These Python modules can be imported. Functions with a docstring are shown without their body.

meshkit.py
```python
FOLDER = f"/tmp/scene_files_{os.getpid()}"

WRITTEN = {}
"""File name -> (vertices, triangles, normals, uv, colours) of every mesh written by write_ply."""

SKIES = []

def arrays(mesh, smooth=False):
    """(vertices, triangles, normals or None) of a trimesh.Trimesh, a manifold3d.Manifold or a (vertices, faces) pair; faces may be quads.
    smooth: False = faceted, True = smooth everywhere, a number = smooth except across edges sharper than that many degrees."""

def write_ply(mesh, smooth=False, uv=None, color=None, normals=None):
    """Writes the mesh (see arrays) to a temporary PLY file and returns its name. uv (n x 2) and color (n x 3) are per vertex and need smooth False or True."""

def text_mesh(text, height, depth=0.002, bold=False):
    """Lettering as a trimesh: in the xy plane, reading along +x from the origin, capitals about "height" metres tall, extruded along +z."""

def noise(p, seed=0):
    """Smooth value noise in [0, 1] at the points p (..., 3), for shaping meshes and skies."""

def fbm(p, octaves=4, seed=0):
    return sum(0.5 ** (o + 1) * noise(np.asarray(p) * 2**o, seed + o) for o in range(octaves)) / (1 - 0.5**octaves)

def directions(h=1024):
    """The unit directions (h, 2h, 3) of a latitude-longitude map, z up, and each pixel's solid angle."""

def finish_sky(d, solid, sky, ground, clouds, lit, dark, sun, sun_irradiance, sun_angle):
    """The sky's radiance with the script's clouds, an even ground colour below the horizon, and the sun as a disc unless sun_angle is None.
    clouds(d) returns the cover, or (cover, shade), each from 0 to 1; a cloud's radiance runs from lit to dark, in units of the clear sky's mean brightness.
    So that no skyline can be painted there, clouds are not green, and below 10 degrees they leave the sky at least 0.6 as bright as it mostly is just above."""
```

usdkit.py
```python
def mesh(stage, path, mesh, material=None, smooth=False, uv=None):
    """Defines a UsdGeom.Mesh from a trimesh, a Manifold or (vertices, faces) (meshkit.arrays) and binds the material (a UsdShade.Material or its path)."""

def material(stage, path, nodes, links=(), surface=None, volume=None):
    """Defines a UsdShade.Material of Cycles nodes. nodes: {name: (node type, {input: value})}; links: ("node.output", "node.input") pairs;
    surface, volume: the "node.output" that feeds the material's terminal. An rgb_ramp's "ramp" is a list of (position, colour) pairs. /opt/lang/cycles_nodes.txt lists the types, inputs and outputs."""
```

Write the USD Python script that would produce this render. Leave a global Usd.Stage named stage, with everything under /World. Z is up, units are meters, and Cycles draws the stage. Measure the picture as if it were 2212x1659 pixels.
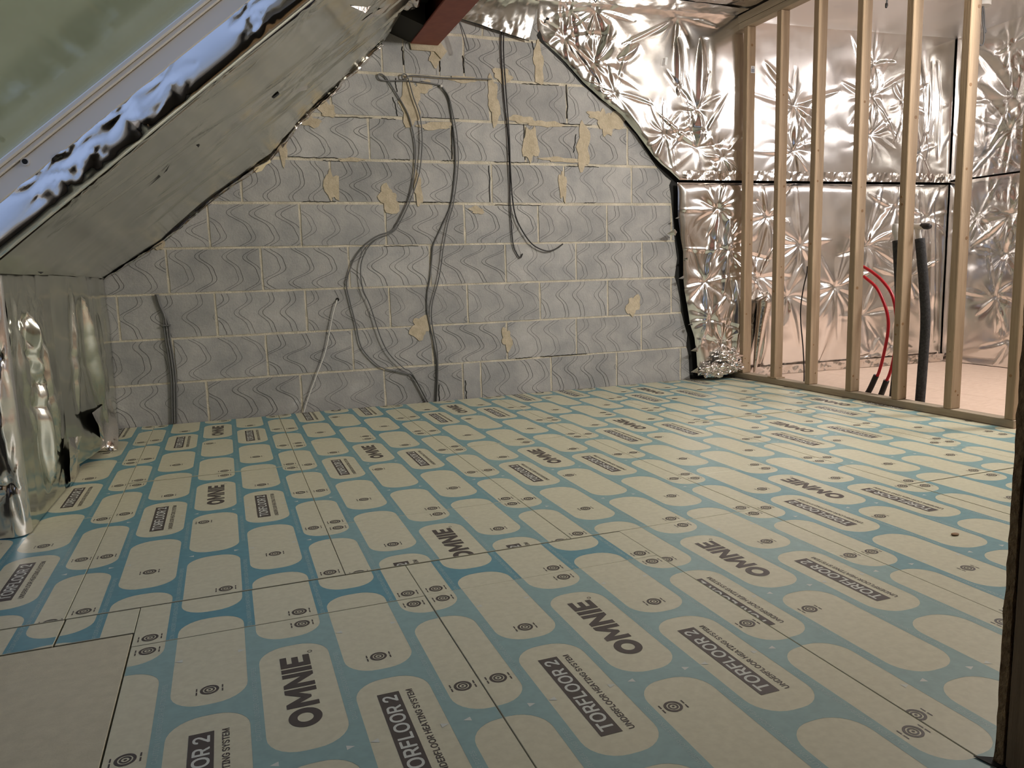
import math, random
import numpy as np, trimesh, shapely, usdkit, meshkit
from shapely.geometry import Polygon, box as sbox, Point, LineString
from shapely.ops import unary_union
from shapely import affinity
from pxr import Usd, UsdGeom, UsdLux, UsdShade, Gf, Sdf, Vt

# ------------------------------------------------------------------ camera, sky, lamps, exposure
stage = Usd.Stage.CreateInMemory()
UsdGeom.SetStageUpAxis(stage, 'Z'); UsdGeom.SetStageMetersPerUnit(stage, 1.0)
UsdGeom.Xform.Define(stage, '/World'); UsdGeom.Scope.Define(stage, '/World/Looks')
EYE = np.array([0.0, -4.2443, 0.7132])
M = np.array([[0.9365, -0.3496, -0.0285], [-0.0762, -0.1234, -0.9894], [0.3424, 0.9287, -0.1422]])   # rows: right, down, forward
FPX = 1662.3
cam = UsdGeom.Camera.Define(stage, '/World/camera')
cam.AddTransformOp().Set(Gf.Matrix4d(*M[0], 0, *(-M[1]), 0, *(-M[2]), 0, *EYE, 1))
cam.CreateHorizontalApertureAttr(36.0); cam.CreateVerticalApertureAttr(27.0)
cam.CreateFocalLengthAttr(FPX / 2212 * 36); cam.CreateClippingRangeAttr(Gf.Vec2f(0.02, 100))
cam.CreateExposureAttr(0.35)

sky = UsdLux.DomeLight.Define(stage, '/World/sky'); sky.CreateColorAttr(Gf.Vec3f(0.42, 0.53, 1.0)); sky.CreateIntensityAttr(0.27)

def aim(l, pos, d):                            # a UsdLux light shines along its own -z
    d = np.asarray(d, float) / np.linalg.norm(d); z = -d; x = np.cross([0, 0, 1.0] if abs(z[2]) < .95 else [0, 1.0, 0], z); x /= np.linalg.norm(x); y = np.cross(z, x)
    l.AddTransformOp().Set(Gf.Matrix4d(*x, 0, *y, 0, *z, 0, *pos, 1))
far_lamp = UsdLux.DiskLight.Define(stage, '/World/far_room_lamp'); far_lamp.CreateRadiusAttr(.28); far_lamp.CreateIntensityAttr(56.0); far_lamp.CreateColorAttr(Gf.Vec3f(1.0, .95, .94))
aim(far_lamp, (4.3, -2.25, 2.17), (-.05, .2, -1))
work_lamp = UsdLux.RectLight.Define(stage, '/World/work_lamp'); work_lamp.CreateWidthAttr(.30); work_lamp.CreateHeightAttr(.20); work_lamp.CreateIntensityAttr(200.0); work_lamp.CreateColorAttr(Gf.Vec3f(1.0, .95, .87))
aim(work_lamp, (3.04, -2.62, 1.98), (-.68, .73, -.05))  # unseen flood, added and aimed to light the back wall, foreground left dark

# ------------------------------------------------------------------ helpers
def ray(px):
    return np.array([(px[0] - 1106) / FPX, (px[1] - 829.5) / FPX, 1.0]) @ M
def at(px, axis, val):                        # where the sight line of a photo pixel meets the plane axis = val
    d = ray(px); return EYE + d * ((val - EYE[axis]) / d[axis])
def atp(px, n, o):
    d = ray(px); n = np.asarray(n, float); return EYE + d * (((np.asarray(o) - EYE) @ n) / (d @ n))

used = {}
def numbered(path):
    if path not in used:
        used[path] = 0; return path
    used[path] += 1; return f'{path}_{used[path]:03d}'
def keys(p, label=None, cat=None, group=None, kind=None):
    for k, v in (('label', label), ('category', cat), ('group', group), ('kind', kind)):
        if v: p.SetCustomDataByKey(k, v)
    return p
def pathof(parent): return '/World' if parent is None else str(parent.GetPath())
def xf(name, label=None, cat=None, group=None, kind=None):
    return keys(UsdGeom.Xform.Define(stage, numbered('/World/' + name)).GetPrim(), label, cat, group, kind)
def obj(name, mesh, m, parent=None, label=None, cat=None, group=None, kind=None, smooth=False):
    g = usdkit.mesh(stage, numbered(pathof(parent) + '/' + name), mesh, m, smooth=smooth)
    return keys(g.GetPrim(), label, cat, group, kind)
cat_ = trimesh.util.concatenate
def bx(x0, x1, y0, y1, z0, z1, bevel=0.0):
    if bevel <= 0:
        b = trimesh.creation.box([abs(x1 - x0), abs(y1 - y0), abs(z1 - z0)])
    else:
        e = np.array([abs(x1 - x0), abs(y1 - y0), abs(z1 - z0)]) / 2; pts = []
        for k in range(3):
            for s in np.ndindex(2, 2, 2):
                q = (e - bevel) * (np.array(s) * 2 - 1); q[k] = e[k] * (s[k] * 2 - 1); pts.append(q)
        b = trimesh.convex.convex_hull(np.array(pts))
    b.apply_translation([(x0 + x1) / 2, (y0 + y1) / 2, (z0 + z1) / 2]); return b
def flat(poly, z=0.0):                        # shapely polygon -> flat mesh facing up
    out = []
    for g in getattr(poly, 'geoms', [poly]):
        if g.geom_type != 'Polygon' or g.area < 1e-8: continue
        v, f = trimesh.creation.triangulate_polygon(g, engine='earcut')
        v = np.c_[v, np.full(len(v), z)]
        t = v[f]; flip = np.cross(t[:, 1] - t[:, 0], t[:, 2] - t[:, 0])[:, 2] < 0
        f = np.array(f); f[flip] = f[flip][:, ::-1]
        out.append(trimesh.Trimesh(v, f, process=False))
    return cat_(out) if out else None
def prism(poly, h, z=0.0):
    out = [trimesh.creation.extrude_polygon(g, h, engine='earcut') for g in getattr(poly, 'geoms', [poly]) if g.geom_type == 'Polygon' and g.area > 1e-8]
    m = cat_(out); m.apply_translation([0, 0, z]); return m
def spline(p, n=6):
    p = np.asarray(p, float)
    if len(p) < 3: return p
    q = np.vstack([2 * p[0] - p[1], p, 2 * p[-1] - p[-2]]); out = []
    for i in range(1, len(q) - 2):
        a, b, c, d = q[i - 1:i + 3]
        for t in np.linspace(0, 1, n, endpoint=False):
            out.append(0.5 * (2 * b + (c - a) * t + (2 * a - 5 * b + 4 * c - d) * t * t + (3 * b - a - 3 * c + d) * t ** 3))
    return np.array(out + [p[-1]])
def tube(p, r, k=8, n=6, smooth=True):
    p = spline(p, n) if smooth else np.asarray(p, float)
    r = np.broadcast_to(np.asarray(r, float), (len(p),)) if np.ndim(r) == 0 else np.interp(np.linspace(0, 1, len(p)), np.linspace(0, 1, len(r)), r)
    t = np.gradient(p, axis=0); t /= np.linalg.norm(t, axis=1, keepdims=True) + 1e-12
    u = np.cross(t[0], [0.3, 0.5, 0.81]); u /= np.linalg.norm(u); v = []
    for i in range(len(p)):
        u = u - t[i] * (u @ t[i]); u /= np.linalg.norm(u) + 1e-12; w = np.cross(t[i], u)
        a = np.arange(k) * 2 * np.pi / k
        v.append(p[i] + r[i] * (np.cos(a)[:, None] * u + np.sin(a)[:, None] * w))
    n_ = len(p); v = np.vstack(v + [p[:1], p[-1:]]); f = []
    for i in range(n_ - 1):
        for j in range(k):
            a, b = i * k + j, i * k + (j + 1) % k
            f += [[a, b, b + k], [a, b + k, a + k]]
    for j in range(k):
        f += [[n_ * k, (j + 1) % k, j], [n_ * k + 1, (n_ - 1) * k + j, (n_ - 1) * k + (j + 1) % k]]
    return trimesh.Trimesh(v, f, process=False)

# ------------------------------------------------------------------ materials
LK = '/World/Looks/'
def mat(name, col, rough=0.6, metal=0.0, col2=None, scale=8.0, detail=3.0, bump=0.0, bscale=60.0, spec=0.5, stretch=(1, 1, 1), ramp=(0.35, 0.65), rnd=0.0, extra=None):
    n = {'p': ('principled_bsdf', {'base_color': col, 'roughness': rough, 'metallic': metal, 'specular_ior_level': spec}), 'g': ('texture_coordinate', {}),
         'm': ('mapping', {'scale': stretch})}
    l = [('g.object', 'm.vector')]
    src = None
    if col2 is not None:
        n['t'] = ('noise_texture', {'scale': scale, 'detail': detail, 'roughness': 0.6}); l.append(('m.vector', 't.vector'))
        n['r'] = ('rgb_ramp', {'ramp': [(ramp[0], col), (ramp[1], col2)] + list(extra or [])}); l.append(('t.fac', 'r.fac')); src = 'r.color'
    if rnd and src:
        n['oi'] = ('object_info', {}); n['mr'] = ('map_range', {'from_min': 0.0, 'from_max': 1.0, 'to_min': 1 - rnd, 'to_max': 1 + rnd})
        n['h'] = ('hsv', {'hue': 0.5, 'saturation': 1.0, 'fac': 1.0})
        l += [('oi.random', 'mr.value'), ('mr.result', 'h.value'), (src, 'h.color')]; src = 'h.color'
    if src: l.append((src, 'p.base_color'))
    if bump:
        n['bt'] = ('noise_texture', {'scale': bscale, 'detail': 4.0, 'roughness': 0.6}); n['b'] = ('bump', {'strength': bump, 'distance': 0.01})
        l += [('m.vector', 'bt.vector'), ('bt.fac', 'b.height'), ('b.normal', 'p.normal')]
    return usdkit.material(stage, LK + name, n, l, surface='p.BSDF')

BLOCK = mat('block_grey', (0.29, 0.292, 0.29), 0.9, col2=(0.40, 0.392, 0.378), scale=5.0, detail=8, bump=0.25, bscale=90, rnd=0.12, ramp=(0.36, 0.62), extra=[(0.70, (.44, .435, .425)), (0.76, (.56, .56, .55))])
MORTAR = mat('mortar_tan', (0.46, 0.42, 0.33), 0.95, col2=(0.64, 0.585, 0.475), scale=14, detail=6, bump=0.5, bscale=120)
SMEAR = mat('mortar_smear', (0.42, 0.355, 0.25), 0.95, col2=(0.54, 0.465, 0.345), scale=20, detail=5, bump=0.4, bscale=100)
SCORE = mat('score_dark', (0.085, 0.085, 0.085), 0.95)
CREAM = mat('board_cream', (0.475, 0.455, 0.33), 0.42, col2=(0.53, 0.51, 0.375), scale=60, detail=4, bump=0.03, bscale=300, spec=0.5)
CREAM2 = mat('board_cream_plain', (0.43, 0.395, 0.28), 0.5, col2=(0.49, 0.45, 0.32), scale=40, detail=5, bump=0.05, bscale=300)
def blue(k):                                   # the blue of the print, paler and greyer as k rises
    a, b = np.array((.095, .235, .275)), np.array((.205, .315, .305)); c = a + (b - a) * k
    return mat(f'print_blue_{int(k * 100)}', tuple(c), 0.40, col2=tuple(c * 1.14), scale=50, detail=4)
BLUES = {k: blue(k) for k in (0.0, .35, .7, 1.0)}
INK = mat('print_ink', (0.060, 0.048, 0.042), 0.5)
PALE = mat('print_pale', (0.50, 0.52, 0.47), 0.5)
FAINT = mat('print_faint', (0.33, 0.42, 0.40), 0.5)
PINE = mat('pine', (0.33, 0.235, 0.145), 0.75, col2=(0.42, 0.31, 0.20), scale=10, detail=6, stretch=(6, 6, 0.35), bump=0.12, bscale=25)
PLATE = mat('pine_grey', (0.34, 0.275, 0.195), 0.75, col2=(0.44, 0.36, 0.26), scale=10, detail=6, stretch=(6, 0.35, 6), bump=0.12, bscale=25)
KNOT = mat('pine_knot', (0.25, 0.14, 0.06), 0.7)
CHIP = mat('chipboard', (0.58, 0.42, 0.32), 0.6, col2=(0.66, 0.50, 0.39), scale=18, detail=6, stretch=(1, 3, 1), bump=0.08, bscale=150)
DARKWOOD = mat('dark_timber', (0.20, 0.13, 0.07), 0.8, col2=(0.28, 0.19, 0.11), scale=10, detail=6, stretch=(6, 6, 0.4), bump=0.2, bscale=30)
OSB = mat('strand_board_edge', (0.20, 0.12, 0.055), 0.9, col2=(0.36, 0.24, 0.12), scale=120, detail=5, stretch=(1, 1, 0.6), bump=0.8, bscale=160)
BLACK = mat('gap_and_backing_black', (0.008, 0.008, 0.007), 0.8)  # near black for backing boards, and for shade painted into gaps
STEEL = mat('red_oxide_steel', (0.23, 0.055, 0.038), 0.55, col2=(0.29, 0.075, 0.05), scale=16, detail=6, bump=0.08, bscale=60)
CAVITYDARK = mat('dark_cavity', (0.02, 0.018, 0.014), 0.8)
CABLE = mat('cable_grey', (0.13, 0.13, 0.13), 0.5)
CABLEB = mat('cable_black', (0.02, 0.018, 0.018), 0.45)
CABLEW = mat('cable_white', (0.62, 0.61, 0.58), 0.4)
LAGGING = mat('foam_lagging', (0.035, 0.035, 0.036), 0.95, col2=(0.06, 0.06, 0.06), scale=90, bump=0.4, bscale=200)
REDPIPE = mat('red_pipe', (0.62, 0.012, 0.025), 0.35)
WHITEP = mat('white_plastic', (0.68, 0.66, 0.62), 0.4)
UPVC = mat('roof_window_white', (0.74, 0.68, 0.60), 0.45)
BOARD = mat('plasterboard', (0.36, 0.32, 0.27), 0.9)
PAPER = mat('paper_label', (0.72, 0.72, 0.72), 0.6)
LABELINK = mat('label_ink', (0.10, 0.12, 0.22), 0.6)
TAPE = mat('cream_tape', (0.72, 0.63, 0.42), 0.7)
ADDEDWALL = mat('added_wall_ochre', (0.40, 0.33, 0.13), 0.95, col2=(0.47, 0.385, 0.16), scale=3, detail=6)
def foil_mat(name, col, rough, b1, s1, b2=0.0, s2=60.0, stretch=(1, 1, 1)):
    return usdkit.material(stage, LK + name, {
        'g': ('texture_coordinate', {}), 'm': ('mapping', {'scale': stretch}),
        't1': ('noise_texture', {'scale': s1, 'detail': 3.0, 'roughness': 0.5, 'distortion': 0.6}), 't2': ('voronoi_texture', {'scale': s2, 'feature': 'f1'}),
        'b1': ('bump', {'strength': b1, 'distance': 0.01}), 'b2': ('bump', {'strength': b2, 'distance': 0.004}),
        'tr': ('noise_texture', {'scale': 3.0, 'detail': 3.0}), 'mr': ('map_range', {'from_min': 0.3, 'from_max': 0.7, 'to_min': rough * 0.8, 'to_max': rough * 1.3}),
        'p': ('principled_bsdf', {'base_color': col, 'metallic': 1.0, 'roughness': rough})},
        [('g.object', 'm.vector'), ('m.vector', 't1.vector'), ('m.vector', 't2.vector'), ('t1.fac', 'b1.height'), ('t2.distance', 'b2.height'), ('b1.normal', 'b2.normal'),
         ('b2.normal', 'p.normal'), ('g.object', 'tr.vector'), ('tr.fac', 'mr.value'), ('mr.result', 'p.roughness')], surface='p.BSDF')
FOIL = foil_mat('foil_bright', (0.88, 0.86, 0.84), 0.17, 0.015, 9.0)
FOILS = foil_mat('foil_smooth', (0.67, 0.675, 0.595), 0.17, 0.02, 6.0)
FOILC = foil_mat('foil_crumpled', (0.78, 0.74, 0.70), 0.16, 0.22, 16.0, 0.18, 38.0)
FOILR = foil_mat('foil_reveal', (0.82, 0.81, 0.81), 0.10, 0.02, 6.0)
PANE = usdkit.material(stage, LK + 'window_glass', {
    'lw': ('layer_weight', {'blend': 0.5}), 'pw': ('math', {'math_type': 'power', 'value2': 5.0}), 'f': ('math', {'math_type': 'multiply_add', 'value2': 0.6, 'value3': 0.03}), 't': ('transparent_bsdf', {'color': (0.90, 0.92, 0.84)}), 'g': ('glossy_bsdf', {'color': (0.92, 0.95, 0.90), 'roughness': 0.10}), 'x': ('mix_closure', {})},
    [('lw.facing', 'pw.value1'), ('pw.value', 'f.value1'), ('f.value', 'x.fac'), ('t.BSDF', 'x.closure1'), ('g.BSDF', 'x.closure2')], surface='x.closure')

# ------------------------------------------------------------------ foil sheets
def fold_noise(th, rng, lo=4, hi=10):
    k1, k2 = rng.integers(lo, hi), rng.integers(lo, hi); a, b, c = rng.uniform(0, 6.28, 3)
    return 0.65 * np.abs(np.sin(k1 / 2 * (th + 0.5 * np.sin(th + a)) + b)) + 0.35 * np.abs(np.sin(k2 / 2 * (th + 0.4 * np.sin(2 * th + c)) + a)) - 0.5
def foil_height(S, T, stars=(), lenses=(), billow=0.010, bl=0.45, crease=0.003, cs=(9, 3), seed=0, ridged=True, rays=0, ray_a=.006, ray_l=2.6):
    """relief of a foil sheet over its own metres: staples pull star folds, slack makes lens folds between them"""
    rng = np.random.default_rng(seed)
    P = np.stack([S / bl, T / bl, 0 * S], -1); h = billow * (meshkit.fbm(P, 3, seed) - 0.5) * 2
    Q = np.stack([S * cs[0], T * cs[1], 0 * S + 3.7], -1); f_ = meshkit.fbm(Q, 3 if ridged else 2, seed + 9) - 0.5; h = h + crease * (np.abs(f_) * 4 - 0.6 if ridged else f_ * 2)
    lenses = list(lenses)
    for s, t, R, A in stars:
        dx, dy = S - s, T - t; r = np.hypot(dx, dy); th = np.arctan2(dy, dx)
        th = th + 0.12 * np.sin(r / R * 2 + rng.uniform(0, 6))
        q = (r / R) * np.exp(1 - (r / R) ** 1.7); A = A * .6
        h = h + A * q * fold_noise(th, rng) - 0.9 * A * np.exp(-(r / (0.22 * R)) ** 2)
        a0 = rng.uniform(0, 6.28)
        for k in range(rays):                                       # long creases running out from the staple
            a = a0 + 6.28 * (k + rng.uniform(-.35, .35)) / rays; a = math.atan2(1.5 * math.sin(a), math.cos(a)); L = R * rng.uniform(.8, 1.0) * ray_l * rng.uniform(.5, 1.2)
            lenses.append((s + .01 * math.cos(a), t + .01 * math.sin(a), s + L * math.cos(a), t + L * math.sin(a), rng.uniform(.008, .017), ray_a * rng.uniform(.5, 1.2) * rng.choice([-1, 1], p=[.3, .7])))
    for s0, t0, s1, t1, w, A in lenses:
        L = math.hypot(s1 - s0, t1 - t0); ux, uy = (s1 - s0) / L, (t1 - t0) / L
        a = ((S - s0) * ux + (T - t0) * uy) / L; d = -(S - s0) * uy + (T - t0) * ux
        win = np.where((a > 0) & (a < 1), np.sin(np.clip(a, 0, 1) * np.pi), 0)
        d = d - 0.5 * w * win
        h = h + A * np.sqrt(win) * (np.exp(-(d / (w * np.maximum(win, 0.05))) ** 2) - 0.35 * np.exp(-((d - 1.6 * w) / w) ** 2))
    return h
def grid_mesh(P):
    n, m = P.shape[:2]; i = np.arange(n * m).reshape(n, m)
    a, b, c, d = i[:-1, :-1].ravel(), i[1:, :-1].ravel(), i[1:, 1:].ravel(), i[:-1, 1:].ravel()
    return trimesh.Trimesh(P.reshape(-1, 3), np.vstack([np.c_[a, b, c], np.c_[a, c, d]]), process=False)
def foil_sheet(left, right, o, eu, ev, en, res=0.010, flip=False, edge_curl=0.0, **kw):
    """sheet between two edges. left, right: lists of (s, t) in the sheet's own metres, t rising; eu, ev: its in-plane axes, en: towards the room"""
    left, right = np.array(left, float), np.array(right, float)
    t0, t1 = left[0, 1], left[-1, 1]; nt = max(3, int((t1 - t0) / res)); tt = np.linspace(t0, t1, nt)
    sl, sr = np.interp(tt, left[:, 1], left[:, 0]), np.interp(tt, right[:, 1], right[:, 0])
    ns = max(3, int(np.max(sr - sl) / res)); w = np.linspace(0, 1, ns)
    S = sl[None] + (sr - sl)[None] * w[:, None]; T = np.broadcast_to(tt[None], S.shape)
    h = foil_height(S, T, **kw); h = h * 1.0
    if edge_curl:
        e = np.minimum(np.minimum(S - sl[None], sr[None] - S), np.minimum(T - t0, t1 - T))
        h = h * np.clip(0.25 + e / 0.06, 0, 1) - edge_curl * np.exp(-e / 0.02)
    o, eu, ev, en = (np.asarray(x, float) for x in (o, eu, ev, en))
    P = o + S[..., None] * eu + T[..., None] * ev + h[..., None] * en
    m = grid_mesh(P)
    if np.cross(eu, ev) @ en < 0: m.invert()
    return m

# ================================================================== SETTING
# ---- block gable wall
wall = xf('wall_back', 'grey concrete block gable wall with tan mortar joints', kind='structure')
ZB = -0.0153
PERP = [[-0.568, -0.118, .353, .806, 1.263, 1.373, 1.819, 2.264, 2.726], [-.709, -.259, .191, .641, 1.091, 1.541, 1.991, 2.441], [-.493, -.043, .407, .857, 1.307, 1.757, 2.207, 2.657],
        [-.703, -.253, .197, .647, 1.097, 1.547, 1.997, 2.447], [-.493, -.043, .407, .857, 1.307, 1.757, 2.207, 2.657], [-.323, .127, .577, 1.027, 1.477, 1.927, 2.377],
        [-.109, .341, .791, 1.249, 1.691, 2.061, 2.35], [.151, .601, 1.038, 1.481, 1.954, 2.4], [.434, .884, 1.0, 1.196, 1.335, 1.78, 2.2], [.62, .98, 1.45, 1.90]]
gable = Polygon([(-0.78, -.03), (-0.78, .70), (-0.52, .86), (1.02, 2.16), (1.05, 2.30), (1.74, 2.30), (2.78, 1.33), (2.84, 0.6), (3.02, -.03)])
rot = np.array([[1, 0, 0, 0], [0, 0, -1, 0], [0, 1, 0, 0], [0, 0, 0, 1.0]])      # drawing plane x, z; thickness towards the room (-y)
def onwall(poly, depth, y):
    m = prism(poly, depth); m.apply_transform(rot); m.apply_translation([0, y, 0]); return m
rngb = np.random.default_rng(4)
obj('mortar', onwall(gable, 0.09, 0.0925), MORTAR, wall)
for k, perps in enumerate(PERP):
    z0, z1 = ZB + .225 * k, ZB + .225 * (k + 1)
    xs = [-1.3] + perps + [3.4]
    for a, b in zip(xs[:-1], xs[1:]):
        j = 0.0035 if (k == 8 and 0.85 < a < 1.25) else 0.0052
        x0, x1, y0, y1 = a + j, b - j, z0 + (.0052 if k < 5 else .0074) + rngb.uniform(-.001, .001), z1 - (.0052 if k < 4 else .0074) + rngb.uniform(-.001, .001)
        w = x1 - x0; pts = []
        for (p, q, n) in (((x0, y0), (x1, y0), max(2, int(w / .07))), ((x1, y0), (x1, y1), 4), ((x1, y1), (x0, y1), max(2, int(w / .07))), ((x0, y1), (x0, y0), 4)):
            for t in np.arange(n) / n:
                chip = rngb.uniform(0, .003) if rngb.random() < .35 and k < 6 else rngb.uniform(0, .005) if k >= 6 and rngb.random() < .5 else 0
                c = np.array([(x0 + x1) / 2, (y0 + y1) / 2]); pt = np.array(p) + (np.array(q) - p) * t; d = c - pt
                pts.append(pt + d / np.linalg.norm(d) * chip)
        poly = Polygon(pts).buffer(0).intersection(gable)
        if poly.is_empty or poly.area < .002: continue
        if poly.geom_type != 'Polygon': poly = max(poly.geoms, key=lambda g: g.area)
        blk = obj('block', onwall(poly, 0.08, 0.08 + rngb.uniform(-.0006, .0006)), BLOCK, wall)
        # wavy score lines raked into the face
        if w > .15:
            lines = []; x = x0 + rngb.uniform(.0, .05); ph = rngb.uniform(0, 6.28); A = rngb.uniform(.032, .052); lam = rngb.uniform(.17, .21); tilt = rngb.uniform(-.12, .12)
            while x < x1 + .05:
                for off in (0.0, rngb.uniform(.020, .030)):
                    zz = np.linspace(y0 + .002, y1 - .002, 22); u = (zz - y0) / lam * 2 * np.pi + ph + x * 1.2
                    xx = x + off + A * (np.sin(u) + .28 * np.sin(2 * u + 1)) + tilt * (zz - y0)
                    for seg in [LineString(np.c_[xx, zz])]:
                        lines.append(seg.buffer(rngb.uniform(.0006, .0010), cap_style=2, join_style=2, quad_segs=1))
                x += rngb.uniform(.10, .15); A *= rngb.uniform(.85, 1.15)
            U = unary_union(lines).intersection(poly.buffer(-.002))
            f = flat(U)
            if f is not None:
                f.apply_transform(rot); f.apply_translation([0, -.0009, 0]); obj('score_lines', f, SCORE, blk, kind='stuff')
def blob(cx, cz, rx, rz, seed, n=26):
    r = np.random.default_rng(seed); a = np.linspace(0, 2 * np.pi, n, endpoint=False)
    q = 1 + .22 * np.sin(2 * a + r.uniform(0, 6)) + .16 * np.sin(5 * a + r.uniform(0, 6)) + r.uniform(-.10, .10, n)
    return Polygon(np.c_[cx + rx * q * np.cos(a), cz + rz * q * np.sin(a)]).buffer(0)
SM = [(886, 222, 26, 44), (915, 188, 20, 13), (1066, 218, 13, 46), (940, 272, 34, 9), (1146, 312, 14, 42), (1260, 318, 16, 44), (1163, 138, 12, 40), (1085, 163, 22, 14), (717, 402, 14, 36), (840, 432, 22, 28),
      (1215, 402, 7, 36), (1307, 266, 13, 30), (903, 408, 9, 34), (1030, 454, 16, 8), (908, 707, 23, 22), (1368, 659, 14, 22), (612, 318, 10, 34), (668, 262, 22, 14), (705, 236, 18, 18), (1095, 733, 11, 22),
      (1125, 258, 26, 10), (1180, 268, 30, 8), (1330, 262, 24, 16), (1290, 250, 20, 10), (940, 120, 14, 22), (345, 528, 9, 14), (612, 300, 12, 10), (1000, 172, 34, 6), (1210, 345, 36, 6), (760, 345, 30, 4)]
smears = []
for i, (px, pz, rx, rz) in enumerate(SM):
    c = at((px, pz), 1, 0); s = (at((px + rx, pz), 1, 0)[0] - c[0]), (c[2] - at((px, pz + rz), 1, 0)[2])
    p = blob(c[0], c[2], s[0], s[1], 50 + i).intersection(gable)
    smears.append(p.simplify(.002))
for i, p in enumerate(unary_union(smears).geoms): obj('mortar_smear', onwall(p, .004, .0005), SMEAR, wall)
pad = Polygon([at(q, 1, 0)[[0, 2]] for q in ((884, 92), (950, 92), (965, 112), (952, 128), (938, 112), (888, 108))])
obj('mortar_pad', onwall(pad, .012, .002), SMEAR, wall)
cr = [((869, 100), (871, 138)), ((948, 112), (951, 155)), ((1000, 120), (1003, 158)), ((1166, 95), (1167, 173)), ((1148, 90), (1155, 118)), ((854, 170), (858, 200)), ((848, 210), (860, 252)), ((1131, 270), (1135, 345)),
      ((1056, 360), (1059, 435)), ((1243, 290), (1240, 330)), ((947, 830), (949, 866)), ((1006, 822), (1007, 860)), ((1224, 185), (1226, 255)), ((1290, 250), (1292, 268)), ((1302, 250), (1308, 290)), ((976, 275), (976, 345))]
for i, (a, b) in enumerate(cr):
    a, b = at(a, 1, 0)[[0, 2]], at(b, 1, 0)[[0, 2]]; r = np.random.default_rng(i); t = np.linspace(0, 1, 7)[:, None]
    L = LineString(a + (b - a) * t + r.uniform(-.004, .004, (7, 2))); obj('open_joint', onwall(L.buffer(.0022, quad_segs=1), .003, .0005), BLACK, wall)

rc = np.random.default_rng(23)
for n_ in range(26):                            # hairline gaps along the bed joints, mostly in the upper courses
    k = int(rc.choice([1, 2, 4, 5, 6, 7, 8], p=[.05, .08, .15, .2, .22, .2, .1])); z = ZB + .225 * k + rc.choice([-1, 1]) * (.0052 if k < 5 else .0074); x = rc.uniform(-.3 + .13 * k * .8, 2.4 - .06 * k); L_ = rc.uniform(.06, .30); t = np.linspace(0, 1, 12)
    p = LineString(np.c_[x + L_ * t, z + rc.uniform(-.0025, .0025, 12)]).buffer(.0011, quad_segs=1).intersection(gable.buffer(-.03))
    if p.area > 1e-6: obj('open_joint', onwall(p, .003, .0002), BLACK, wall)

# ---- floor: printed underfloor heating boards
floor = xf('floor', 'floor of printed cream and blue underfloor heating boards', kind='structure')
obj('subfloor', bx(-1.2, 3.094, -5.7, .05, -.06, -.0225), CAVITYDARK, floor)
def text_poly(s, h, bold=False):
    m = meshkit.text_mesh(s, h, 0.002, bold); v, f = m.vertices, m.faces
    top = f[(v[f][:, :, 2] > 0.001).all(1)]
    return unary_union([Polygon(v[t][:, :2]).buffer(1e-6) for t in top])
def fit(p, w, h):
    a, b, c, d = p.bounds; p = affinity.translate(p, -(a + c) / 2, -(b + d) / 2); return affinity.scale(p, w / (c - a), h / (d - b), origin=(0, 0))
def up(p): return affinity.rotate(p, 90, origin=(0, 0))      # text that reads away from the camera
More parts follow.
